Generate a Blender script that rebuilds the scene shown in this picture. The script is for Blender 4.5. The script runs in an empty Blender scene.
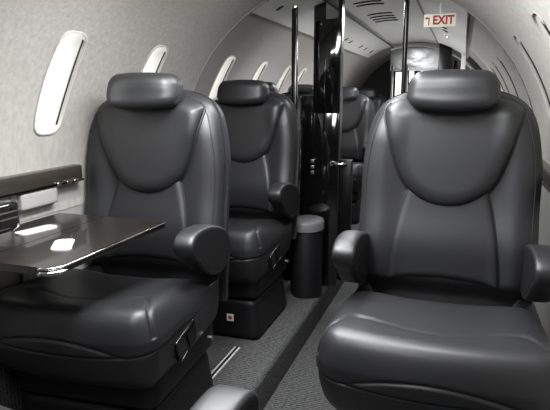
import bpy, bmesh, math, random
from mathutils import Vector, Matrix
random.seed(4)
PI = math.pi
D = bpy.data
SC = bpy.context.scene
COL = SC.collection

# ------------------------------------------------------------------ materials
def mat(name, color, rough=.5, metal=0, coat=0, coat_rough=.05, spec=.5, emit=None, estr=0,
        bump=None, vary=None, ior=1.5):
    """bump=(scale xyz, strength, distance); vary=(scale xyz, amount)"""
    m = D.materials.new(name); m.use_nodes = True
    nt = m.node_tree; b = nt.nodes['Principled BSDF']
    b.inputs['Base Color'].default_value = (*color, 1)
    b.inputs['Roughness'].default_value = rough
    b.inputs['Metallic'].default_value = metal
    b.inputs['Coat Weight'].default_value = coat
    b.inputs['Coat Roughness'].default_value = coat_rough
    b.inputs['Specular IOR Level'].default_value = spec
    b.inputs['IOR'].default_value = ior
    if emit:
        b.inputs['Emission Color'].default_value = (*emit, 1)
        b.inputs['Emission Strength'].default_value = estr
    tc = nt.nodes.new('ShaderNodeTexCoord')
    if bump:
        mp = nt.nodes.new('ShaderNodeMapping'); mp.inputs['Scale'].default_value = bump[0]
        nz = nt.nodes.new('ShaderNodeTexNoise'); nz.inputs['Scale'].default_value = 1
        nz.inputs['Detail'].default_value = 3
        bp = nt.nodes.new('ShaderNodeBump'); bp.inputs['Strength'].default_value = bump[1]
        bp.inputs['Distance'].default_value = bump[2]
        nt.links.new(tc.outputs['Object'], mp.inputs[0]); nt.links.new(mp.outputs[0], nz.inputs['Vector'])
        nt.links.new(nz.outputs['Fac'], bp.inputs['Height']); nt.links.new(bp.outputs[0], b.inputs['Normal'])
    if vary:
        mp = nt.nodes.new('ShaderNodeMapping'); mp.inputs['Scale'].default_value = vary[0]
        nz = nt.nodes.new('ShaderNodeTexNoise'); nz.inputs['Scale'].default_value = 1
        nz.inputs['Detail'].default_value = 4; nz.inputs['Roughness'].default_value = .65
        rp = nt.nodes.new('ShaderNodeValToRGB'); a = vary[1]
        rp.color_ramp.elements[0].position = .3; rp.color_ramp.elements[1].position = .7
        rp.color_ramp.elements[0].color = (*[c*(1-a) for c in color], 1)
        rp.color_ramp.elements[1].color = (*[c*(1+a) for c in color], 1)
        nt.links.new(tc.outputs['Object'], mp.inputs[0]); nt.links.new(mp.outputs[0], nz.inputs['Vector'])
        nt.links.new(nz.outputs['Fac'], rp.inputs[0]); nt.links.new(rp.outputs[0], b.inputs['Base Color'])
    return m

M = {}
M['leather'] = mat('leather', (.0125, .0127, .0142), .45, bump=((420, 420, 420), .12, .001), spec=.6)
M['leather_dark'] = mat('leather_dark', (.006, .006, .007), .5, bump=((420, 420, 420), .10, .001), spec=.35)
M['plastic'] = mat('black_plastic', (.010, .010, .011), .35)
M['thread'] = mat('piping', (.010, .010, .010), .5)
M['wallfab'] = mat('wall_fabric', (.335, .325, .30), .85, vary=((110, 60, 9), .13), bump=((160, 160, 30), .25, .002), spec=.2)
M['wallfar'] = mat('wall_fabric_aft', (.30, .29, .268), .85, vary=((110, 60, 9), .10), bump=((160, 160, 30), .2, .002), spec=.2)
M['side'] = mat('sidewall_leather', (.30, .295, .28), .55, bump=((300, 300, 300), .1, .001))
M['ceil'] = mat('ceiling_cream', (.62, .61, .585), .6, vary=((6, 2, 6), .04))
M['cream'] = mat('window_cream', (.42, .41, .38), .35)
M['wood'] = mat('brown_veneer', (.032, .027, .022), .35, coat=.3, vary=((60, 5, 60), .35), coat_rough=.12)
M['table'] = mat('glossy_veneer', (.0125, .0105, .009), .3, spec=.3, coat=.6, vary=((90, 6, 40), .45), coat_rough=.02)
M['black'] = mat('black_lacquer', (.004, .004, .004), .08, coat=1, coat_rough=.02)
M['satin'] = mat('black_satin', (.003, .003, .003), .3, spec=.3)
M['blackwood'] = mat('dark_bulkhead_veneer', (.016, .015, .013), .6, vary=((30, 30, 4), .3))
M['mirror'] = mat('smoked_mirror', (.75, .75, .74), .03, metal=1)
M['chrome'] = mat('chrome', (.80, .79, .77), .12, metal=1)
M['darkchrome'] = mat('dark_chrome', (.07, .07, .07), .2, metal=1)
M['brushed'] = mat('brushed_nickel', (.50, .49, .47), .32, metal=1)
M['silver'] = mat('silver_mirror', (.20, .20, .20), .30, metal=1, bump=((5, 5, 9), .35, .02))
M['sign'] = mat('sign_cream', (.80, .78, .66), .5, emit=(1, .97, .8), estr=.15)
M['red'] = mat('sign_red', (.45, .02, .02), .5)
M['white'] = mat('white_plate', (.75, .74, .72), .4)
M['pale_plate'] = mat('polished_pale', (.78, .77, .75), .16, coat=1)
M['glow'] = mat('daylight_pane', (.9, .9, .9), .4, emit=(.97, .99, 1), estr=5)
M['glow_aft'] = mat('daylight_pane_aft', (.9, .9, .9), .4, emit=(1, 1, 1), estr=1.8)
M['shade'] = mat('closed_shade', (.34, .33, .31), .8)
M['lamp'] = mat('lamp_lens', (.9, .9, .9), .4, emit=(1, .98, .94), estr=3)
M['greypad'] = mat('grey_leather_top', (.14, .14, .145), .45, bump=((300, 300, 300), .1, .001))

def carpet_mat():
    m = D.materials.new('grey_carpet'); m.use_nodes = True
    nt = m.node_tree; b = nt.nodes['Principled BSDF']
    b.inputs['Roughness'].default_value = .95; b.inputs['Specular IOR Level'].default_value = .1
    tc = nt.nodes.new('ShaderNodeTexCoord')
    mp = nt.nodes.new('ShaderNodeMapping'); mp.inputs['Scale'].default_value = (70, 190, 120)
    nz = nt.nodes.new('ShaderNodeTexNoise'); nz.inputs['Scale'].default_value = 1; nz.inputs['Detail'].default_value = 2
    wv = nt.nodes.new('ShaderNodeTexWave'); wv.bands_direction = 'Y'; wv.inputs['Scale'].default_value = 22
    wv.inputs['Distortion'].default_value = 2.5; wv.inputs['Detail'].default_value = 2
    wv.inputs['Detail Scale'].default_value = 6
    mx = nt.nodes.new('ShaderNodeMath'); mx.operation = 'MULTIPLY_ADD'; mx.inputs[1].default_value = .28
    rp = nt.nodes.new('ShaderNodeValToRGB')
    rp.color_ramp.elements[0].position = .42; rp.color_ramp.elements[0].color = (.022, .022, .022, 1)
    rp.color_ramp.elements[1].position = .80; rp.color_ramp.elements[1].color = (.10, .10, .10, 1)
    bp = nt.nodes.new('ShaderNodeBump'); bp.inputs['Strength'].default_value = .5; bp.inputs['Distance'].default_value = .004
    L = nt.links.new
    L(tc.outputs['Object'], mp.inputs[0]); L(mp.outputs[0], nz.inputs['Vector']); L(tc.outputs['Object'], wv.inputs['Vector'])
    L(wv.outputs['Fac'], mx.inputs[0]); L(nz.outputs['Fac'], mx.inputs[2]); L(mx.outputs[0], rp.inputs[0])
    L(rp.outputs[0], b.inputs['Base Color']); L(mx.outputs[0], bp.inputs['Height']); L(bp.outputs[0], b.inputs['Normal'])
    return m
M['carpet'] = carpet_mat()

# ------------------------------------------------------------------ helpers
def link(name, me, m=None, parent=None, smooth=True, loc=None):
    o = D.objects.new(name, me); COL.objects.link(o)
    if m is not None:
        me.materials.clear(); me.materials.append(m)
    if smooth:
        for p in me.polygons: p.use_smooth = True
    if parent is not None: o.parent = parent
    if loc: o.location = loc
    return o

def obj(name, bm, m, parent=None, smooth=True, loc=None, sharp=None):
    bmesh.ops.recalc_face_normals(bm, faces=bm.faces[:])
    me = D.meshes.new(name); bm.to_mesh(me); bm.free()
    o = link(name, me, m, parent, smooth, loc)
    if sharp is not None:
        me.set_sharp_from_angle(angle=math.radians(sharp))
    return o

def tag(o, label=None, cat=None, group=None, kind=None):
    if label: o['label'] = label
    if cat: o['category'] = cat
    if group: o['group'] = group
    if kind: o['kind'] = kind
    return o

def empty(name, loc=(0, 0, 0), rz=0, label=None, cat=None, group=None):
    o = D.objects.new(name, None); COL.objects.link(o); o.empty_display_size = .1
    o.location = loc; o.rotation_euler = (0, 0, rz)
    return tag(o, label, cat, group)

def box(bm, x0, x1, y0, y1, z0, z1, bev=0, seg=2):
    r = bmesh.ops.create_cube(bm, size=1)
    for v in r['verts']:
        v.co = Vector(((x0+x1)/2 + v.co.x*(x1-x0), (y0+y1)/2 + v.co.y*(y1-y0), (z0+z1)/2 + v.co.z*(z1-z0)))
    if bev:
        es = list({e for v in r['verts'] for e in v.link_edges})
        bmesh.ops.bevel(bm, geom=es, offset=bev, segments=seg, profile=.5, affect='EDGES')
    return bm

def bx(*a, **k):
    return box(bmesh.new(), *a, **k)

def grid_faces(bm, rows, close_u=False):
    for i in range(len(rows)-1):
        a, b = rows[i], rows[i+1]; n = len(a)
        for j in range(n if close_u else n-1):
            k = (j+1) % n
            try: bm.faces.new((a[j], a[k], b[k], b[j]))
            except ValueError: pass

def tube(bm, pts, r, n=8, closed=False):
    P = [Vector(p) for p in pts]; rows = []
    N = len(P); up = None
    for i, p in enumerate(P):
        if closed: t = (P[(i+1) % N]-P[i-1]).normalized()
        else: t = (P[min(i+1, N-1)]-P[max(i-1, 0)]).normalized()
        if up is None:
            up = t.orthogonal().normalized()
        else:
            up = (up - t*up.dot(t)).normalized()
        s = t.cross(up)
        rr = r(i/(N-1)) if callable(r) else r
        rows.append([bm.verts.new(p + (up*math.cos(2*PI*k/n)+s*math.sin(2*PI*k/n))*rr) for k in range(n)])
    grid_faces(bm, rows, True)
    if closed: grid_faces(bm, [rows[-1], rows[0]], True)
    else:
        bm.faces.new(rows[0][::-1]); bm.faces.new(rows[-1])
    return bm

def rbox(c, h, r, N=20, deform=None, bm=None):
    """rounded box: centre c, half sizes h, corner radius r; deform(p, n, local) -> p"""
    if bm is None: bm = bmesh.new()
    c = Vector(c); inner = [max(h[i]-r, 0) for i in range(3)]
    for ax in range(3):
        for sg in (-1, 1):
            u, v = (ax+1) % 3, (ax+2) % 3
            rows = []
            for i in range(N+1):
                row = []
                for j in range(N+1):
                    q = [0, 0, 0]
                    q[ax] = sg*h[ax]
                    # denser sampling around the corners
                    a, b = 2*i/N-1, 2*j/N-1
                    q[u] = a*h[u]; q[v] = b*h[v]
                    q = Vector(q)
                    k = Vector([max(-inner[t], min(inner[t], q[t])) for t in range(3)])
                    d = q-k
                    # equalise the arc: angle proportional to offset
                    dd = Vector([math.tan(d[t]/r*PI/4)*r if abs(d[t]) < r*1.001 else d[t] for t in range(3)])
                    n = dd.normalized() if dd.length > 1e-9 else Vector([sg if t == ax else 0 for t in range(3)])
                    p = k+n*r
                    if deform: p = deform(p, n)
                    row.append(bm.verts.new(p+c))
                rows.append(row)
            grid_faces(bm, rows)
    bmesh.ops.remove_doubles(bm, verts=bm.verts[:], dist=1e-5)
    return bm

def smooth(a, b, x):
    t = max(0, min(1, (x-a)/(b-a))); return t*t*(3-2*t)

def interp(tab, x):
    if x <= tab[0][0]: return tab[0][1]
    for (a, p), (b, q) in zip(tab, tab[1:]):
        if x <= b:
            return p+(q-p)*(x-a)/(b-a)
    return tab[-1][1]

def catmull(P, n, closed=False):
    out = []; N = len(P)
    rng = range(N if closed else N-1)
    for i in rng:
        g = (lambda k: P[k % N]) if closed else (lambda k: P[max(0, min(N-1, k))])
        p0, p1, p2, p3 = [Vector(g(i+d)) for d in (-1, 0, 1, 2)]
        for s in range(n):
            t = s/n
            out.append(.5*((2*p1)+(p2-p0)*t+(2*p0-5*p1+4*p2-p3)*t*t+(3*p1-p0-3*p2+p3)*t**3))
    if not closed: out.append(Vector(P[-1]))
    return out

# ------------------------------------------------------------------ the seat (faces -y; backrest face at y=0)
HW = catmull([(.40, .250, 0), (.46, .262, 0), (.54, .268, 0), (.71, .264, 0), (.86, .264, 0), (.95, .254, 0), (1.01, .241, 0), (1.05, .224, 0),
              (1.08, .199, 0), (1.103, .160, 0), (1.117, .105, 0), (1.124, .03, 0)], 6)
HWT = [(v.x, v.y) for v in HW]
ZT = 1.124
def rec(z): return (z-.45)*.10 - .018*math.exp(-((z-.62)/.10)**2)
def front(x, z):
    """y of the backrest's front face"""
    w = interp(HWT, z); a = abs(x)/w
    bol = .020*smooth(.45, .78, a)*(1-smooth(.95, 1.08, z))
    rnd = .050*(1-math.sqrt(max(0, 1-min(1, max(0, (a-.70)/.30))**2.4)))
    top = .06*(max(0, (z-1.02)/(ZT-1.02)))**3
    return rec(z)-bol*smooth(.44, .54, z)+rnd+top+.045*smooth(.515, .45, z)

def backrest_bm():
    bm = bmesh.new(); rows = []
    zs = [.40+.62*i/44 for i in range(45)] + [1.02+(ZT-1.02)*math.sin(PI/2*i/22) for i in range(1, 23)]
    for z in zs:
        w = interp(HWT, z); row = []
        nf = 56
        for j in range(nf+1):
            x = -w*math.cos(PI*j/nf)
            row.append(bm.verts.new((x, front(x, z), z)))
        t = .075*math.sqrt(max(.02, 1-(max(0, (z-.98)/(ZT-.975)))**3))
        yb = rec(z)+.03+t
        for j in range(1, 24):
            a = PI*j/24
            x = w*math.cos(a)*.99
            s = (max(0, math.sin(a)))**.5
            row.append(bm.verts.new((x, front(w, z)+(yb-front(w, z))*s, z)))
        rows.append(row)
    grid_faces(bm, rows, True)
    bm.faces.new(rows[0]); bm.faces.new(rows[-1])
    return bm

def pad_bm(outline, surf, t, wedge, rings=26, expo=2.2):
    """puffed panel lying on y=surf(x,z); outline of (x,z); rises t towards -y, rounding over width wedge"""
    bm = bmesh.new(); N = len(outline)
    cx = sum(p[0] for p in outline)/N; cz = sum(p[1] for p in outline)/N
    def dist(x, z):
        best = 9
        for i in range(N):
            ax, az = outline[i]; bx_, bz = outline[(i+1) % N]
            dx, dz = bx_-ax, bz-az; L = dx*dx+dz*dz
            k = max(0, min(1, ((x-ax)*dx+(z-az)*dz)/L)) if L else 0
            best = min(best, math.hypot(x-ax-k*dx, z-az-k*dz))
        return best
    rows = []
    for i in range(rings+1):
        r = 1-(i/rings)**1.6*.985
        row = []
        for (px, pz) in outline:
            x, z = cx+(px-cx)*r, cz+(pz-cz)*r
            d = 0 if i == 0 else dist(x, z)
            k = min(1, d/wedge)
            h = t*(1-(1-k)**expo)**(1/expo)
            row.append(bm.verts.new((x, surf(x, z)-h+.002, z)))
        rows.append(row)
    base = [bm.verts.new((p[0], surf(*p)+.012, p[1])) for p in outline]
    grid_faces(bm, [base]+rows, True)
    bm.faces.new(rows[-1])
    return bm

def sym(pts):  # half outline from top centre, clockwise on +x, to bottom centre
    return [(p[0], p[1]) for p in pts] + [(-p[0], p[1]) for p in reversed(pts) if abs(p[0]) > 1e-6]

BIB = sym([(v.x, v.y) for v in catmull([(0, 1.098, 0), (.08, 1.096, 0), (.150, 1.088, 0), (.192, 1.066, 0), (.200, 1.044, 0), (.190, .995, 0), (.166, .905, 0), (.138, .830, 0),
            (.100, .785, 0), (.050, .758, 0), (0, .750, 0)], 6)])
LUM = sym([(v.x, v.y) for v in catmull([(0, .84, 0), (.06, .84, 0), (.110, .815, 0), (.128, .77, 0), (.145, .69, 0), (.158, .59, 0), (.163, .535, 0), (.158, .505, 0), (.10, .517, 0), (0, .524, 0)], 6)])

def headrest_bm():
    def df(p, n):
        x, y, z = p
        k = x/.125
        z2 = z*(1-.05*k*k) + .004 - (.010*(1-k*k) if z < 0 else 0) + (.004*(1-k*k) if z > 0 else 0)
        y2 = y + .022*k*k + z*.18
        x2 = x*(1-.06*smooth(-.02, .06, z))
        return Vector((x2, y2, z2))
    return rbox((0, .008, 1.112), (.131, .054, .056), .038, 26, df)

# ---- cushion
CY0, CY1, CZ0, CZ1, CW = -.535, .06, .275, .507, .276
def cushion_bm():
    hy = (CY1-CY0)/2; hz = (CZ1-CZ0)/2; yc = (CY0+CY1)/2; zc = (CZ0+CZ1)/2
    def groove(d, s=.006, a=.006): return a*math.exp(-(d/s)**2)
    def df(p, n):
        x, y, z = p; Y = y+yc; Z = z+zc; k = x/CW
        q = Vector(p)
        # front edge bows forward, plan narrows to the back
        f = smooth(.1, -.28, y)
        q.y -= .030*(1-k*k)*f
        q.x *= 1-.06*smooth(-.05, .28, y)
        # front lower body draws in under the seat
        low = smooth(.02, -hz, z)
        q.y += .045*low*smooth(-.05, -hy, y)
        q.x *= 1-.05*low
        top = smooth(.2, .9, n.z)
        # crown and saddle
        q.z += top*(.028*smooth(.15, -.24, y) - .082*smooth(.06, .30, y) - .010*math.exp(-(k/.55)**4)*smooth(-.27, -.12, y))
        # pad seam over the top, running forward to the corners
        ak = abs(k)
        ys = -.150-.035*(1-smooth(0, .6, ak))-.11*smooth(.68, 1.0, ak)
        d = 0
        if n.z > .2: d += groove(y-ys, .007, .0035+.0045*smooth(.3, .7, ak))
        zl = .014+.014*k*k
        if n.y < -.2 or abs(n.x) > .5:
            d += groove(z-zl, .005, .008)*smooth(.1, -.15, y)
            d += .006*smooth(zl+.004, zl-.012, z)*smooth(.1, -.15, y)
        if n.y < -.2 and abs(x) < .20:
            za = zl+.045*max(0, 1-(x/.20)**2)
            d += groove(z-za, .0045, .005)
        return q - n*d
    return rbox((0, yc, zc), (CW, hy, hz), .062, 84, df)

def armrest_profile(off=0):
    P = [(-.275, .640), (-.268, .668), (-.225, .688), (-.13, .686), (-.03, .662), (.035, .628), (.058, .585), (.047, .540), (.0, .508), (-.06, .503),
         (-.12, .520), (-.175, .555), (-.215, .588), (-.255, .614)]
    c = catmull([(a, b, 0) for a, b in P], 6, True)
    if off:
        N = len(c); out = []
        for i in range(N):
            t = (c[(i+1) % N]-c[i-1]).normalized(); n = Vector((-t.y, t.x, 0))
            out.append(c[i]+n*off)
        c = out
    return c

def armrest_bm(xc, w):
    prof = armrest_profile(0); N = len(prof); rows = []
    bm = bmesh.new()
    # rounded rim band with a recessed flat cheek on each side
    secs = [(-.47, .016), (-.5, .009), (-.47, .003), (-.38, 0), (-.2, -.001), (0, -.0015), (.2, -.001), (.38, 0), (.47, .003), (.5, .009), (.47, .016)]
    for k, ins in secs:
        pr = armrest_profile(-ins) if ins > 0 else armrest_profile(-ins)
        # sign so that positive ins shrinks
        row = [bm.verts.new((xc+k*w, p.x, p.y)) for p in pr]
        rows.append(row)
    grid_faces(bm, rows, True)
    bm.faces.new(rows[0]); bm.faces.new(rows[-1])
    return bm

def cheek_bm(xc):
    bm = bmesh.new(); pr = armrest_profile(-.014)
    r0 = [bm.verts.new((xc-.004, p.x, p.y)) for p in pr]; r1 = [bm.verts.new((xc+.004, p.x, p.y)) for p in pr]
    grid_faces(bm, [r0, r1], True); bm.faces.new(r0); bm.faces.new(r1)
    return bm

def shell_bm():
    """hard back shell wrapped round the rear of the backrest"""
    bm = bmesh.new(); rows = []
    zs = [.36+.64*i/24 for i in range(25)] + [1.0+(ZT-.012-1.0)*math.sin(PI/2*i/14) for i in range(1, 15)]
    for z in zs:
        w = interp(HWT, max(z, .46))+.006; row = []
        y0 = rec(z)+.060; t = .085*math.sqrt(max(.03, 1-(max(0, (z-.95)/(ZT-.955)))**3))
        for j in range(33):
            a = PI*j/32
            x = w*math.cos(a); s = max(0, math.sin(a))**.45
            row.append(bm.verts.new((x, y0+t*s, z)))
        for j in range(1, 16):
            x = -w+2*w*j/16
            row.append(bm.verts.new((x, y0+.002, z)))
        rows.append(row)
    grid_faces(bm, rows, True); bm.faces.new(rows[0]); bm.faces.new(rows[-1])
    return bm

def seam_line(side):
    """piping from the shoulder down each flank of the backrest"""
    pts = []
    for i in range(40):
        z = 1.06-.58*i/39
        w = interp(HWT, z); x = side*w*(.90+.03*math.sin(i/39*PI))
        pts.append((x, front(x, z)-.0005, z))
    return tube(bmesh.new(), pts, .0018, 6)

def make_seat(label, arms=(1,), bezel=1):
    t = empty('cabin_seat', (0, 0, 0), 0, label, 'seat')
    b = obj('backrest', backrest_bm(), M['leather'], t)
    p = obj('upper_pad', pad_bm(BIB, front, .040, .055), M['leather'], b)
    obj('lumbar_pad', pad_bm(LUM, front, .018, .026), M['leather'], b)
    def outline_tube(o, zmax, r, dy):
        n = len(o); k0 = max(range(n), key=lambda i: o[i][1])
        pts = [o[(k0+i) % n] for i in range(n)]
        pts = [(x, front(x, z)-dy, z) for x, z in pts if z < zmax]
        return tube(bmesh.new(), pts, r, 6)
    obj('piping', outline_tube(BIB, 1.075, .0040, .0015), M['thread'], b)  # dark piping also stands in for the shaded crease round the pads
    obj('piping', outline_tube(LUM, .80, .0022, .0010), M['thread'], b)
    for s in (-1, 1): obj('piping', seam_line(s), M['thread'], b)
    obj('back_shell', shell_bm(), M['leather'], t, sharp=60)
    obj('headrest', headrest_bm(), M['leather'], t)
    cu = obj('seat_cushion', cushion_bm(), M['leather'], t)
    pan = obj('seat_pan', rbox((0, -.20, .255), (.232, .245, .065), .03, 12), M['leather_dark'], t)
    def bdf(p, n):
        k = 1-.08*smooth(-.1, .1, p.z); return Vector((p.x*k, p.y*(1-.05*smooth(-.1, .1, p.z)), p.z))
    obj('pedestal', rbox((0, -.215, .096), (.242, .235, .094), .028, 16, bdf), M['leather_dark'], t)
    for a in arms:
        ar = obj('armrest', armrest_bm(a*.257, .064), M['leather'], t, sharp=50)
        for s in (-1, 1): obj('cheek', cheek_bm(a*.257+s*.0280), M['leather_dark'], ar, smooth=False)
    # recline latch set in the side of the cushion: a slanted parallelogram bezel with a lever
    xs = bezel*(CW-.005)
    q = [(-.375, .385), (-.245, .412), (-.228, .350), (-.340, .312)]
    c = catmull([(a, b, 0) for a, b in q], 1, True)
    ring = []
    for i in range(4):
        a, b_, d = Vector(q[i-1]), Vector(q[i]), Vector(q[(i+1) % 4])
        p0 = b_+(a-b_).normalized()*.012; p1 = b_+(d-b_).normalized()*.012
        for k in range(5):
            u = k/4; v = p0*(1-u)**2+b_*2*u*(1-u)+p1*u*u
            ring.append(v)
    bz = tube(bmesh.new(), [(xs, v.x, v.y) for v in ring], .0042, 6, True)
    bo = obj('latch_bezel', bz, M['darkchrome'], cu)
    bm = bmesh.new()
    r0 = [bm.verts.new((xs-.020*bezel, v.x, v.y)) for v in ring]; r1 = [bm.verts.new((xs+.0008*bezel, v.x, v.y)) for v in ring]
    grid_faces(bm, [r0, r1], True); bm.faces.new(r0); bm.faces.new(r1)
    obj('latch_well', bm, M['plastic'], cu, smooth=False)
    bm = bmesh.new()
    lv = [(-.305, .390), (-.252, .402), (-.240, .354), (-.285, .342)]
    r0 = [bm.verts.new((xs, a, b_)) for a, b_ in lv]; r1 = [bm.verts.new((xs+.006*bezel, a, b_)) for a, b_ in lv]
    grid_faces(bm, [r0, r1], True); bm.faces.new(r0); bm.faces.new(r1)
    obj('latch_lever', bm, M['darkchrome'], cu, smooth=False)
    bm = bmesh.new(); tube(bm, [(xs-.012*bezel, -.10, .285), (xs+.003*bezel, -.10, .285)], .008, 12)
    obj('bolt', bm, M['brushed'], cu, sharp=40)
    return t

def copy_tree(o, parent=None):
    c = o.copy(); COL.objects.link(c)
    if parent is not None: c.parent = parent
    for ch in list(o.children): copy_tree(ch, c)
    return c

def place(o, x, y, rz=0, z=0, label=None, scale=None, rx=0):
    o.location = (x, y, z); o.rotation_euler = (rx, 0, math.radians(rz))
    if label: o['label'] = label
    if scale: o.scale = scale
    return o

LX = -1.05
seatL = make_seat('black leather cabin seat behind the table, beside the left window wall', (1,), 1)
place(seatL, LX, 1.70, 3, scale=(1.03, 1, 1))
seatC = place(copy_tree(seatL), -1.06, 2.65, 0, 0, 'second black leather seat of the left row, its pedestal carrying a small sticker')
seatD = place(copy_tree(seatL), -1.11, 3.085, 180, 0, 'black seat back to back with the second left seat, only headrest and shoulder showing', (.82, 1, 1))
seatG = place(copy_tree(seatL), -1.10, 3.965, 180, 0, 'black leather seat just left of the dark partition post, mostly hidden', (.82, 1, 1))
seatE = place(copy_tree(seatL), -1.04, 5.11, 0, 0, 'far black leather seat right beside the black partition, nearer of the two there')
seatF = place(copy_tree(seatL), -1.04, 6.25, 0, 0, 'farthest black leather seat in front of the dark aft bulkhead')
seatA = make_seat('large black leather cabin seat facing the camera on the right of the aisle', (-1, 1), -1)
place(seatA, -.030, 1.79, 0, scale=(1.04, 1.04, 1))
seatH = place(copy_tree(seatL), -.98, .22, 180, 0, 'black leather seat across the table, facing away, just an armrest corner in the lower left')
for ch in list(seatH.children):      # its aisle armrest is on the other hand
    if ch.name.startswith('armrest'):
        for g in [ch]+list(ch.children): g.data = g.data.copy()
        for g in [ch]+list(ch.children):
            for v in g.data.vertices: v.co.x = -v.co.x
            g.data.flip_normals()
# seat under the photographer: reclined back, one armrest in view at the bottom
seatI = place(copy_tree(seatA), -.035, .265, 180, 0, 'leather seat in the foreground facing away, only its armrest top showing at the bottom')
for ch in list(seatI.children):
    if ch.name.split('.')[0] in ('backrest', 'headrest', 'back_shell'):
        ch.rotation_euler = (math.radians(-62), 0, 0)
        piv = Vector((0, .05, .46)); R_ = Matrix.Rotation(math.radians(-62), 3, 'X')
        ch.location = piv - R_ @ piv
for ch in seatI.children:
    if ch.name.startswith('armrest'): ch.location = (0, -.180, -.015)
for s in (seatL, seatC, seatD, seatG, seatE, seatF, seatH): s['group'] = 'left row of leather cabin seats'
for s in (seatA, seatI): s['group'] = 'right row of leather cabin seats'

# ------------------------------------------------------------------ cabin shell
CX, CZ = -.505, .786
RN, RF = .825, .846
YA, YB, YC = -1.6, 2.52, 7.3
TH0, TH1 = math.radians(13.3), math.radians(37.7)
WW = .058   # half width of a window opening
def P(side, R, th, y):
    return Vector((CX+side*R*math.cos(th), y, CZ+R*math.sin(th)))

def wtheta(u):  # u -1..1
    return (TH0+TH1)/2+u*(TH1-TH0)/2

CELLW = WW+.05
def cell_dirs():
    """points round the wall cell that holds one window, corners included, in (y, arc) metres"""
    hh = (TH1-TH0)/2*RN+.05*RN; pts = []
    ny, nt = 8, 24
    for i in range(ny): pts.append((-CELLW+2*CELLW*i/ny, -hh))
    for i in range(nt): pts.append((CELLW, -hh+2*hh*i/nt))
    for i in range(ny): pts.append((CELLW-2*CELLW*i/ny, hh))
    for i in range(nt): pts.append((-CELLW, hh-2*hh*i/nt))
    return pts
def win_outline(n=0, grow=0):
    """rounded rectangle in (y offset, arc length) space, one point per cell point"""
    hh = (TH1-TH0)/2*RN+grow; hw = WW+grow; r = .040+grow*.5; pts = []
    for a, b in cell_dirs():
        k0, k1 = 0, 1
        for _ in range(24):
            k = (k0+k1)/2; x, y = abs(a*k), abs(b*k)
            dx, dy = max(0, x-(hw-r)), max(0, y-(hh-r))
            if math.hypot(dx, dy) <= r and x <= hw and y <= hh: k0 = k
            else: k1 = k
        x, y = a*k0, b*k0
        if x > 0: x += .016*(1-(y/hh)**2)*min(1, x/hw)
        pts.append((x, y))
    return pts

def wall(name, side, R, y0, y1, wins, m):
    bm = bmesh.new()
    tlo, thi = math.radians(-6), math.radians(74)
    mid = (TH0+TH1)/2; hh = (TH1-TH0)/2+.05
    ca, cb = mid-hh, mid+hh
    def patch(ya, yb, ta, tb):
        ny = max(1, int((yb-ya)/.1)); nt = max(1, int(round((tb-ta)/math.radians(1.5))))
        rows = [[bm.verts.new(P(side, R, ta+(tb-ta)*i/nt, ya+(yb-ya)*j/ny)) for j in range(ny+1)] for i in range(nt+1)]
        grid_faces(bm, rows)
    patch(y0, y1, tlo, ca); patch(y0, y1, cb, thi)
    cur = y0
    for w in wins:
        patch(cur, w-CELLW, ca, cb)
        rows = []
        for f in (0, .25, .5, .75, 1):
            rows.append([bm.verts.new(P(side, R, mid+(b*(1-f)+q*f)/RN, w+a*(1-f)+p*f)) for (a, b), (p, q) in zip(win_outline(), cell_dirs())])
        grid_faces(bm, rows, True)
        cur = w+CELLW
    patch(cur, y1, ca, cb)
    bmesh.ops.remove_doubles(bm, verts=bm.verts[:], dist=1e-4)
    o = obj(name, bm, m)
    return tag(o, kind='structure')

def window(n, side, R, y, pane_mat, shade=False):
    mid = (TH0+TH1)/2; out = win_outline(48)
    bm = bmesh.new()
    def ring(grow, dep, tilt=0):
        o2 = win_outline(48, grow)
        return [bm.verts.new(P(side, R+dep, mid+b/RN, y+a)) for a, b in o2]
    dp = .006 if shade else .085
    rows = [ring(.003, .002), ring(.003, -.0008), ring(.001, -.001), ring(-.001, 0), ring(-.003, .003), ring(-.009, dp)] if shade else [ring(.006, .002), ring(.006, -.004), ring(.001, -.005), ring(-.001, 0), ring(-.004, dp*.5), ring(-.009, dp)]
    grid_faces(bm, rows, True)
    root = obj('window_%d' % n, bm, M['wallfab'] if shade else M['cream'], sharp=50); tag(root, kind='structure')
    bm = bmesh.new()
    o2 = win_outline(48, -.006)
    vs = [bm.verts.new(P(side, R+dp-.002, mid+b/RN, y+a)) for a, b in o2]
    c = [bm.verts.new(P(side, R+dp-.002, mid+b/RN*.5, y+a*.5)) for a, b in o2]
    grid_faces(bm, [vs, c], True); bm.faces.new(c)
    obj('shade' if shade else 'pane', bm, pane_mat, root)
    if shade:
        bm = bmesh.new()
        tube(bm, [P(side, R-.001, mid+(TH1-TH0)/2*u*.84, y-WW+.002) for u in [i/10-1 for i in range(21)]], .0042, 6)
        obj('shade_gap', bm, M['plastic'], root)
    if not shade:
        # the raised shade handle/track along the aft side of the opening
        bm = bmesh.new()
        for k, (a0, d0) in enumerate(((WW-.004, .006),)):
            tube(bm, [P(side, R+d0, mid+(TH1-TH0)/2*u*.86, y+a0+.014*(1-u*u)) for u in [i/10-1 for i in range(21)]], .0030, 6)
        obj('shade_track', bm, M['darkchrome'], root)
    return root

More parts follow.
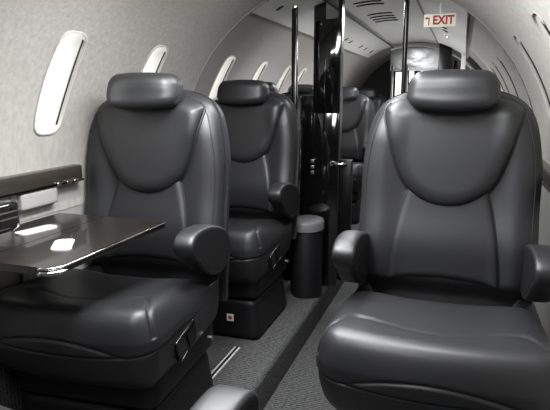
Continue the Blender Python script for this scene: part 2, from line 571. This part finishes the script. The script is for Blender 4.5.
NEAR = [.46, .99, 1.52, 2.05]
FAR = [2.82, 3.35, 3.88, 4.28, 4.96, 5.50]
wn = 1
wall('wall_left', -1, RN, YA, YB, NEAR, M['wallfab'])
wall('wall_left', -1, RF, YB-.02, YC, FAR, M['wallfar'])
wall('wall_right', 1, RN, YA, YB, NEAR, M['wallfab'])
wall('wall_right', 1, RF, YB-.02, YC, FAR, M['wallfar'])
for side in (-1, 1):
    for y in NEAR:
        window(wn, side, RN, y, M['shade'] if side > 0 else M['glow'], side > 0); wn += 1
    for y in FAR:
        cl = y > 4.7 or side > 0
        window(wn, side, RF, y, M['shade'] if cl else M['glow'], cl); wn += 1

def arc_strip(name, R, y0, y1, ta, tb, m, thick=0, kind='structure', n=40, parent=None):
    """ta..tb measured from straight up, + to the right, in degrees"""
    bm = bmesh.new()
    def row(rr, y): return [bm.verts.new((CX+rr*math.sin(math.radians(ta+(tb-ta)*i/n)), y, CZ+rr*math.cos(math.radians(ta+(tb-ta)*i/n)))) for i in range(n+1)]
    if thick:
        ny = 1
        a0, a1, b0, b1 = row(R, y0), row(R, y1), row(R+thick, y0), row(R+thick, y1)
        grid_faces(bm, [a0, a1, b1, b0]); grid_faces(bm, [b0, a0])
        for k in (0, n): bm.faces.new((a0[k], a1[k], b1[k], b0[k]))
    else:
        grid_faces(bm, [row(R, y0+(y1-y0)*j/10) for j in range(11)])
    o = obj(name, bm, m, parent, sharp=40)
    if kind: tag(o, kind=kind)
    return o
arc_strip('ceiling', RN, YA, YB, -17, 17, M['wallfab'])
arc_strip('ceiling', RF, YB-.02, YC, -17, 17, M['ceil'])
# rib where the near liner ends
arc_strip('trim_1', RN-.003, YB-.012, YB+.004, -115, 115, M['wallfar'], .03)

# overhead service strips: the slightly proud panels either side of the ceiling
def strip_panel(name, t0, t1, label):
    root = arc_strip(name, RF-.014, YB+.01, 6.0 if t0 < 0 else 5.55, t0, t1, M['ceil'], .010, kind=None)
    tag(root, label, 'ceiling panel', 'overhead service panels')
    return root
sL = strip_panel('overhead_panel', -33.5, -15.5, 'long pale overhead service panel left of the ceiling centre with air outlets')
sR = strip_panel('overhead_panel', 18, 37, 'long pale overhead service panel above the right seats with reading lights')
def on_arc(R, deg, y): return Vector((CX+R*math.sin(math.radians(deg)), y, CZ+R*math.cos(math.radians(deg))))
def edge_line(name, deg, m, y0=YB+.01, y1=6.1, r=.005):
    o = obj(name, tube(bmesh.new(), [on_arc(RF-.014, deg, y0+(y1-y0)*i/6) for i in range(7)], r, 6), m)
    return tag(o, kind='structure')
edge_line('trim_2', -15.2, M['plastic'], r=.006)
edge_line('trim_3', 17.8, M['wallfar'], r=.003)

def outlet(parent, deg, y, lit=False, s=1):
    """small slanted bezel with a round nozzle on the overhead strip"""
    c = on_arc(RF-.016, deg, y); a = math.radians(deg)
    Rm = Matrix.Translation(c) @ Matrix.Rotation(a, 4, 'Y')
    bm = rbox((0, 0, 0), (.020*s, .010*s, .003), .004, 6); bmesh.ops.transform(bm, matrix=Rm, verts=bm.verts[:])
    o = obj('air_outlet' if not lit else 'reading_light', bm, M['plastic' if not lit else 'chrome'], parent)
    bm = bmesh.new(); tube(bm, [(.004, 0, -.004), (.004, 0, -.007)], .007*s, 14); bmesh.ops.transform(bm, matrix=Rm, verts=bm.verts[:])
    obj('nozzle' if not lit else 'lens', bm, M['brushed'] if not lit else M['lamp'], o, sharp=40)
for y in (2.75, 3.75, 4.08, 4.42, 4.62, 5.1, 5.35, 5.7): outlet(sL, -27.5, y)
for y, l in ((2.85, True),): outlet(sL, -24, y, l, .9)
for y in (2.72, 3.35, 3.95, 4.15): outlet(sR, 26, y)
for y, l in ((4.5, True),): outlet(sR, 26, y, l)

# curved grille slits in the centre ceiling
gr = empty('ceiling_grille', (CX, 4.0, CZ+RF-.005), 0, 'row of thin curved dark air slits in the centre ceiling', 'vent')
for k, y in enumerate((3.35, 3.45, 3.85, 3.98, 4.1, 4.22)):
    pts = [Vector((CX+(RF-.004)*math.sin(math.radians(d)), y+.00012*d*d, CZ+(RF-.004)*math.cos(math.radians(d)))) - gr.location for d in [-9+1.4*i for i in range(9)]]
    obj('slit', tube(bmesh.new(), pts, .004, 6), M['plastic'], gr)

# closing walls
def disc_wall(name, y, m, R=1.0):
    bm = bmesh.new(); vs = [bm.verts.new((CX+R*math.cos(2*PI*i/64), y, CZ+R*math.sin(2*PI*i/64))) for i in range(64)]
    r = bmesh.ops.extrude_face_region(bm, geom=[bm.faces.new(vs)])
    for v in [g for g in r['geom'] if isinstance(g, bmesh.types.BMVert)]: v.co.y += .02
    return tag(obj(name, bm, m, smooth=False), kind='structure')
disc_wall('wall_front', YA-.02, M['blackwood'])
disc_wall('wall_back', YC, M['blackwood'])

# floors
FX0, FX1 = -1.335, .32
STEP_L, STEP_R = -.69, -.315
def floor_piece(name, x0, x1, y0, y1, z0, z1, bev_edge=None):
    bm = bx(x0, x1, y0, y1, z0, z1)
    if bev_edge is not None:
        es = [e for e in bm.edges if all(abs(v.co.x-bev_edge) < 1e-5 and abs(v.co.z-z1) < 1e-5 for v in e.verts)]
        bmesh.ops.bevel(bm, geom=es, offset=.028, segments=6, profile=.5, affect='EDGES')
    return tag(obj(name, bm, M['carpet'], sharp=40), kind='structure')
floor_piece('floor', -.80, -.20, YA, YC, -.20, -.15)
floor_piece('floor', FX0, STEP_L, YA, YC, -.20, 0, STEP_L)
floor_piece('floor', STEP_R, FX1, YA, YC, -.20, 0, STEP_R)
# lower sidewalls and ledges
SWL, SWR = -1.328, .315
def sidewall(side):
    x = SWL if side < 0 else SWR
    nm = 'wall_left' if side < 0 else 'wall_right'
    bm = bx(min(x, x+side*.03), max(x, x+side*.03), YA, YC, .30, .85)
    tag(obj(nm, bm, M['side'], smooth=False), kind='structure')
    tag(obj('baseboard_left' if side < 0 else 'baseboard_right', bx(min(x-side*.004, x+side*.03), max(x-side*.004, x+side*.03), YA, YC, -.02, .30), M['carpet'], smooth=False), kind='structure')
    # ledge with rounded nose
    xi = x-side*-.0
    bm = bx(min(x-side*.035, x+side*.09), max(x-side*.035, x-side*.0), YA, 2.74 if side > 0 else 1.68, .800, .854, bev=.008)
    root = obj('side_ledge', bm, M['wood'], sharp=40)
    tag(root, 'brown veneer ledge along the %s wall under the windows' % ('left' if side < 0 else 'right'), 'ledge')
    obj('ledge_trim', bx(min(x-side*.037, x-side*.033), max(x-side*.037, x-side*.033), YA, 2.74 if side > 0 else 1.68, .797, .803), M['darkchrome'], root, smooth=False)
    return root
ledL = sidewall(-1); ledR = sidewall(1)
for y in (1.55, 1.60, 1.64):
    obj('chrome_clip', rbox((SWL+.036, y, .801), (.004, .013, .006), .003, 5), M['chrome'], ledL)

# stowage box in the left sidewall
sb = empty('stowage_drawer', (SWL, 1.455, .732), 0, 'pale grey flap box set in the left sidewall under the brown ledge', 'drawer')
obj('surround', rbox((.004, 0, .036), (.010, .100, .036), .008, 10), M['side'], sb)
obj('drawer_front', rbox((.020, .006, .034), (.012, .085, .028), .008, 10), M['side'], sb)

# dark control pod with chrome strips at the forward end of the ledge
pod = empty('armrest_pod', (-1.218, 1.08, .735), 0, 'dark console pod with chrome strips at the far left edge', 'console')
obj('pod_body', rbox((0, 0, .035), (.058, .150, .045), .022, 12), M['black'], pod)
for dz in (.030, .048): obj('chrome_strip', bx(.058, .0605, -.13, .13, dz, dz+.005), M['chrome'], pod, smooth=False)

# ------------------------------------------------------------------ table
TZ = .705
def table():
    root = empty('folding_table', (-1.08, 1.27, 0), 0, 'glossy dark veneer folding table with chrome edge in front of the left seat', 'table')
    ox, oy = -1.08, 1.27
    def plate(pts, z0, z1, grow=0):
        bm = bmesh.new()
        a = [bm.verts.new((x-ox, y-oy, z0)) for x, y in pts]; b = [bm.verts.new((x-ox, y-oy, z1)) for x, y in pts]
        grid_faces(bm, [a, b], True); bm.faces.new(a[::-1]); bm.faces.new(b); return bm
    def rr(x0, x1, y0, y1, rads):
        pts = []
        for (cx_, cy_, sx, sy, a0), r in zip(((x1, y1, -1, -1, 0), (x0, y1, 1, -1, 90), (x0, y0, 1, 1, 180), (x1, y0, -1, 1, 270)), rads):
            for k in range(9):
                a = math.radians(a0+90*k/8); pts.append((cx_+sx*r+r*math.cos(a), cy_+sy*r+r*math.sin(a)))
        return pts
    leaf = rr(-1.10, -.874, 1.005, 1.530, (.012, .004, .004, .045))
    inner = rr(-1.285, -1.103, 1.005, 1.530, (.004, .004, .004, .004))
    lf = obj('outer_leaf', plate(leaf, TZ-.019, TZ), M['table'], root, sharp=40)
    obj('inner_leaf', plate(inner, TZ-.019, TZ), M['table'], root, sharp=40)
    big = leaf
    edge = [p for p in big]
    # chrome edging round the aisle side
    pts = [(x-ox, y-oy, TZ-.004) for x, y in edge if x > -1.00]
    pts.sort(key=lambda p: math.atan2(p[1], p[0]))
    ed = bmesh.new(); tube(ed, pts, .0035, 6)
    obj('chrome_edge', ed, M['chrome'], lf)
    ed = bmesh.new(); tube(ed, [(a, b, TZ-.016) for a, b, c in pts if b < -.15], .0065, 6)
    obj('corner_guard', ed, M['chrome'], lf)
    # two pale rounded plates lying flush in the table top
    def pale_plate(cx_, cy_, rot, L, W):
        bm = plate([(x+ox, y+oy) for x, y in rr(-W, W, -L, L, (.018,)*4)], -.002, .0025)
        bmesh.ops.transform(bm, matrix=Matrix.Translation((cx_-ox, cy_-oy, TZ+.001)) @ Matrix.Rotation(rot, 4, 'Z'), verts=bm.verts[:])
        return bm
    h1 = obj('flush_plate', pale_plate(-.992, 1.185, math.radians(32), .056, .026), M['pale_plate'], root, sharp=40)
    h2 = obj('flush_plate', pale_plate(-1.18, 1.30, math.radians(-12), .064, .024), M['pale_plate'], root, sharp=40)
    # support arm down to the sidewall
    obj('support_arm', bx(-1.27-ox, -1.00-ox, 1.38-oy, 1.44-oy, .635, TZ-.025, bev=.006), M['plastic'], root)
    obj('support_leg', bx(-1.31-ox, -1.27-ox, 1.36-oy, 1.46-oy, .30, .66, bev=.008), M['side'], root)
    return root
table()

# ------------------------------------------------------------------ partition at y = 3.15
YP = 3.05
def at_x(u, v, y):   # photo pixel -> point on the plane y, used only to read off widths
    return None
post = obj('partition_post', bx(-.869, -.839, 2.885, 2.915, 0, 1.66, bev=.006), M['darkchrome'], sharp=40)
tag(post, 'slim dark chrome post standing just left of the black partition cabinet', 'post')
part = empty('cabin_partition', (-.76, YP, 0), 0, 'tall glossy black partition cabinet left of the aisle, open above its low side', 'partition')
ox = -.76
obj('lower_panel', bx(-.860-ox, -.64-ox, 0, .05, 0, 1.097, bev=.003), M['black'], part, sharp=40)
obj('tall_panel', bx(-.790-ox, -.640-ox, -.004, .05, 1.0, 1.625, bev=.003), M['black'], part, sharp=40)
obj('mirror_corner', bx(-.722-ox, -.655-ox, -.008, -.0045, 1.50, 1.595), M['mirror'], part, smooth=False)
for x, z0, z1 in ((-.858, .02, 1.09), (-.795, .75, 1.09), (-.725, .9, 1.3)):
    obj('edge_trim', tube(bmesh.new(), [(x-ox, -.006, z0), (x-ox, -.006, z1)], .0035, 8), M['darkchrome'], part)
obj('side_cap', bx(-.6395-ox, -.634-ox, -.006, .05, 0, 1.60), M['plastic'], part, smooth=False)
sw = obj('switch_panel', rbox((-.787-ox, -.006, .70), (.016, .006, .048), .004, 8), M['darkchrome'], part)
for k in range(3): obj('switch', rbox((-.787-ox, -.013, .668+.032*k), (.011, .003, .010), .003, 6), M['brushed'], sw)

dr = obj('low_door', bx(-.6335-ox, -.565-ox, .002, .048, .04, .745, bev=.003), M['satin'], part, sharp=40)
HX, HZ = -.672-ox, .725
hd = obj('handle_rose', tube(bmesh.new(), [(HX, .001, HZ), (HX, -.016, HZ)], .012, 16), M['chrome'], part, sharp=40)
obj('lever', tube(bmesh.new(), [(HX-.004, -.020, HZ), (HX+.02, -.024, HZ), (HX+.05, -.024, HZ-.003), (HX+.082, -.020, HZ-.001)], lambda t: .0075-.002*t, 10), M['chrome'], hd)

cab = empty('side_cabinet', (-.775, 2.90, 0), 0, 'low rounded side cabinet with grey padded top against the partition', 'cabinet')
def cyl_shape(z0, z1, r, sx=1, n=40, bev=.01):
    bm = bmesh.new(); rows = []
    prof = [(z0, r), (z1-bev, r), (z1-bev*.3, r-bev*.3), (z1, r-bev)]
    for z, rr in prof:
        rows.append([bm.verts.new((rr*sx*math.cos(2*PI*i/n), max(-9, rr*math.sin(2*PI*i/n)), z)) for i in range(n)])
    grid_faces(bm, rows, True); bm.faces.new(rows[0]); bm.faces.new(rows[-1]); return bm
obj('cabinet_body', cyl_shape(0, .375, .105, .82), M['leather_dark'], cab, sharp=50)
obj('padded_top', cyl_shape(.376, .43, .116, .80, bev=.016), M['greypad'], cab, sharp=50)

# stanchion on the right of the aisle
pl = obj('ceiling_pole', tube(bmesh.new(), [(0, 0, z) for z in (0, .5, 1.0, 1.50, 1.615)], .0125, 16), M['darkchrome'], loc=(-.296, 3.0, 0), sharp=40)
tag(pl, 'slim dark chrome pole from the ceiling behind the right seat', 'pole')

# ------------------------------------------------------------------ exit sign
sg = empty('exit_sign', (-.1195, 2.7, 1.428), 0, 'small cream hanging sign with red arrow and EXIT lettering', 'sign')
obj('plate', bx(-.084, .084, 0, .008, -.034, .034, bev=.002), M['sign'], sg, sharp=40)
obj('bracket', bx(-.004, .004, .002, .006, .03, .09), M['white'], sg, smooth=False)
tcu = D.curves.new('sign_text', 'FONT'); tcu.body = 'EXIT'; tcu.size = .064; tcu.extrude = .0012; tcu.offset = .0022
tcu.align_x = 'CENTER'; tcu.align_y = 'CENTER'
to = D.objects.new('tmp', tcu); COL.objects.link(to)
dg = bpy.context.evaluated_depsgraph_get(); me = D.meshes.new_from_object(to.evaluated_get(dg)); D.objects.remove(to)
me.name = 'lettering'
lt = link('lettering', me, M['red'], sg, smooth=False); lt.rotation_euler = (PI/2, 0, 0); lt.location = (.019, -.0015, .0); lt.scale = (.86, 1, 1); sg.scale = (.82, .82, .82)
bm = bmesh.new()
box(bm, -.060, -.054, -.002, -.0005, -.024, .016)
vs = [bm.verts.new(p) for p in ((-.079, -.0015, .013), (-.067, -.0015, .023), (-.067, -.0015, .003))]; bm.faces.new(vs)
box(bm, -.068, -.054, -.002, -.0005, .010, .017)
obj('arrow', bm, M['red'], sg, smooth=False)

# ------------------------------------------------------------------ aft end
ab = empty('aft_bulkhead', (-.45, 6.05, 0), 0, 'mirrored silver arch header and bright panes at the rear of the cabin', 'bulkhead')
bm = bmesh.new()
def arch_pts(R, x0, x1, n=24): return [(x, CZ+math.sqrt(R*R-(x-CX)**2)) for x in [x0+(x1-x0)*i/n for i in range(n+1)]]
ap = arch_pts(RF-.03, -.74, .16)
lo = [bm.verts.new((x+.45, 0, 1.345)) for x, z in ap]; hi = [bm.verts.new((x+.45, 0, z)) for x, z in ap]
lo2 = [bm.verts.new((x+.45, .04, 1.345)) for x, z in ap]; hi2 = [bm.verts.new((x+.45, .04, z)) for x, z in ap]
grid_faces(bm, [lo, hi, hi2, lo2]); grid_faces(bm, [lo2, lo])
obj('arch_header', bm, M['silver'], ab, sharp=30)
bm = bmesh.new(); tube(bm, [(x+.45, -.01, z) for x, z in arch_pts(RF-.035, -.74, .16)], .012, 8)
obj('arch_trim', bm, M['white'], ab)
for x in (-.715, -.565): obj('column', tube(bmesh.new(), [(x+.45, -.01, -.14), (x+.45, -.01, 1.4)], .012, 12), M['chrome'], ab)
for x0, x1, z0, z1 in ((-.685, -.59, .95, 1.335), (-.545, -.50, .95, 1.345), (-.43, -.26, .95, 1.345)):
    obj('bright_pane', bx(x0+.45, x1+.45, .05, .06, z0, z1), M['glow_aft'], ab, smooth=False)
obj('lower_wall', bx(-.74+.45, -.2+.45, .02, .06, -.15, .95), M['side'], ab, smooth=False)
dc = obj('dark_locker', bx(-.24, -.125, 5.6, 5.95, -.15, 1.585, bev=.01), M['satin'], sharp=40)
tag(dc, 'tall narrow dark locker at the rear, seen above the right seat headrest', 'cabinet')
gc = obj('grey_curtain', rbox((-.083, 5.8, .65), (.034, .05, .78), .032, 14, lambda p, n: Vector((p.x*(1-.5*smooth(.55, .78, p.z)), p.y, p.z))), M['darkchrome'])
tag(gc, 'smooth dark grey rounded panel right of the tall rear locker', 'panel')
wp = obj('pale_jamb', bx(-.036, .006, 5.62, 5.68, 0, 1.52, bev=.004), M['white'], sharp=40)
tag(wp, 'pale upright jamb at the right of the rear doorway', 'post')
# ribs on the far right wall
arc_strip('trim_4', RF-.05, 5.2, 5.28, 40, 115, M['darkchrome'], .045)
arc_strip('trim_5', RF-.03, 4.7, 4.76, 40, 115, M['brushed'], .03)
# dark credenza on the far right
cr = obj('credenza', bx(.16, .30, 2.75, 4.4, 0, 1.0, bev=.01), M['blackwood'], sharp=40)
tag(cr, 'dark veneer credenza against the right wall behind the big seat', 'cabinet')

# ------------------------------------------------------------------ small things
st = empty('sticker', (-1.06+.115, 2.65-.4545, .105), 0, 'small white square sticker with red mark on the second left seat pedestal', 'sticker')
obj('backing', bx(-.016, .016, -.001, .004, -.016, .016), M['white'], st, smooth=False)
obj('mark', tube(bmesh.new(), [(0, .0, 0), (0, -.002, 0)], .009, 12), M['red'], st, smooth=False)
tr = empty('seat_track', (-.88, 1.97, 0), 0, 'short chrome-edged seat track slot in the carpet between the left seats', 'rail')
obj('slot', bx(-.006, .006, -.17, .15, .0005, .003), M['plastic'], tr, smooth=False)
for s in (-1, 1): obj('rail', bx(s*.010-.003, s*.010+.003, -.17, .15, .0005, .006), M['pale_plate'], tr, smooth=False)

# ceiling light fixture, then area lights, some of them added fills
def area(name, loc, rot, sx, sy, power, col=(.97, .98, 1)):
    l = D.lights.new(name, 'AREA'); l.shape = 'RECTANGLE'; l.size = sx; l.size_y = sy; l.energy = power; l.color = col
    o = D.objects.new(name, l); COL.objects.link(o); o.location = loc; o.rotation_euler = rot
    return o
for nm, x, y0, y1 in (('a', CX, -.05, 2.35),):
    fx = obj('ceiling_light', bx(x-.09, x+.09, y0, y1, CZ+RN-.028, CZ+RN-.012, bev=.004), M['lamp'])
    tag(fx, 'long flush white ceiling light over the front aisle', 'ceiling light')
area('ceiling_lamp', (CX, 1.15, CZ+RN-.04), (0, 0, 0), .18, 2.3, 37)
area('seat_fill_right', (-.06, 1.30, 1.44), (0, 0, 0), .30, .35, 10)  # unseen fill added over the right cushion, no fixture here
area('seat_fill_left', (-.72, 1.38, 1.50), (0, math.radians(-12), 0), .30, .35, 15)  # matching added fill for the left cushion, also without a fixture
area('aft_lamp', (CX, 4.3, 1.58), (0, 0, 0), .12, 2.6, 34)
for nm, x, a in (('l', -1.22, 205), ('r', .21, 155)):
    area('aft_fill_'+nm, (x, 4.4, .90), (0, math.radians(a), 0), .05, 3.4, 8)  # unseen uplights added at ledge height to brighten the aft ceiling
w = D.worlds.new('world'); SC.world = w; w.use_nodes = True
w.node_tree.nodes['Background'].inputs[0].default_value = (.6, .65, .7, 1)
w.node_tree.nodes['Background'].inputs[1].default_value = .3

# ------------------------------------------------------------------ camera
cam = D.cameras.new('camera'); co = D.objects.new('camera', cam); COL.objects.link(co); SC.camera = co
cam.sensor_width = 36; cam.lens = 36*555/550; cam.clip_start = .02
co.location = (0, 0, 1.10)
co.rotation_euler = (math.radians(90-11.21), 0, math.radians(18.38))
vs = SC.view_settings
vs.view_transform = 'Standard'; vs.look = 'None'; vs.gamma = 1; vs.exposure = 0; vs.use_curve_mapping = False
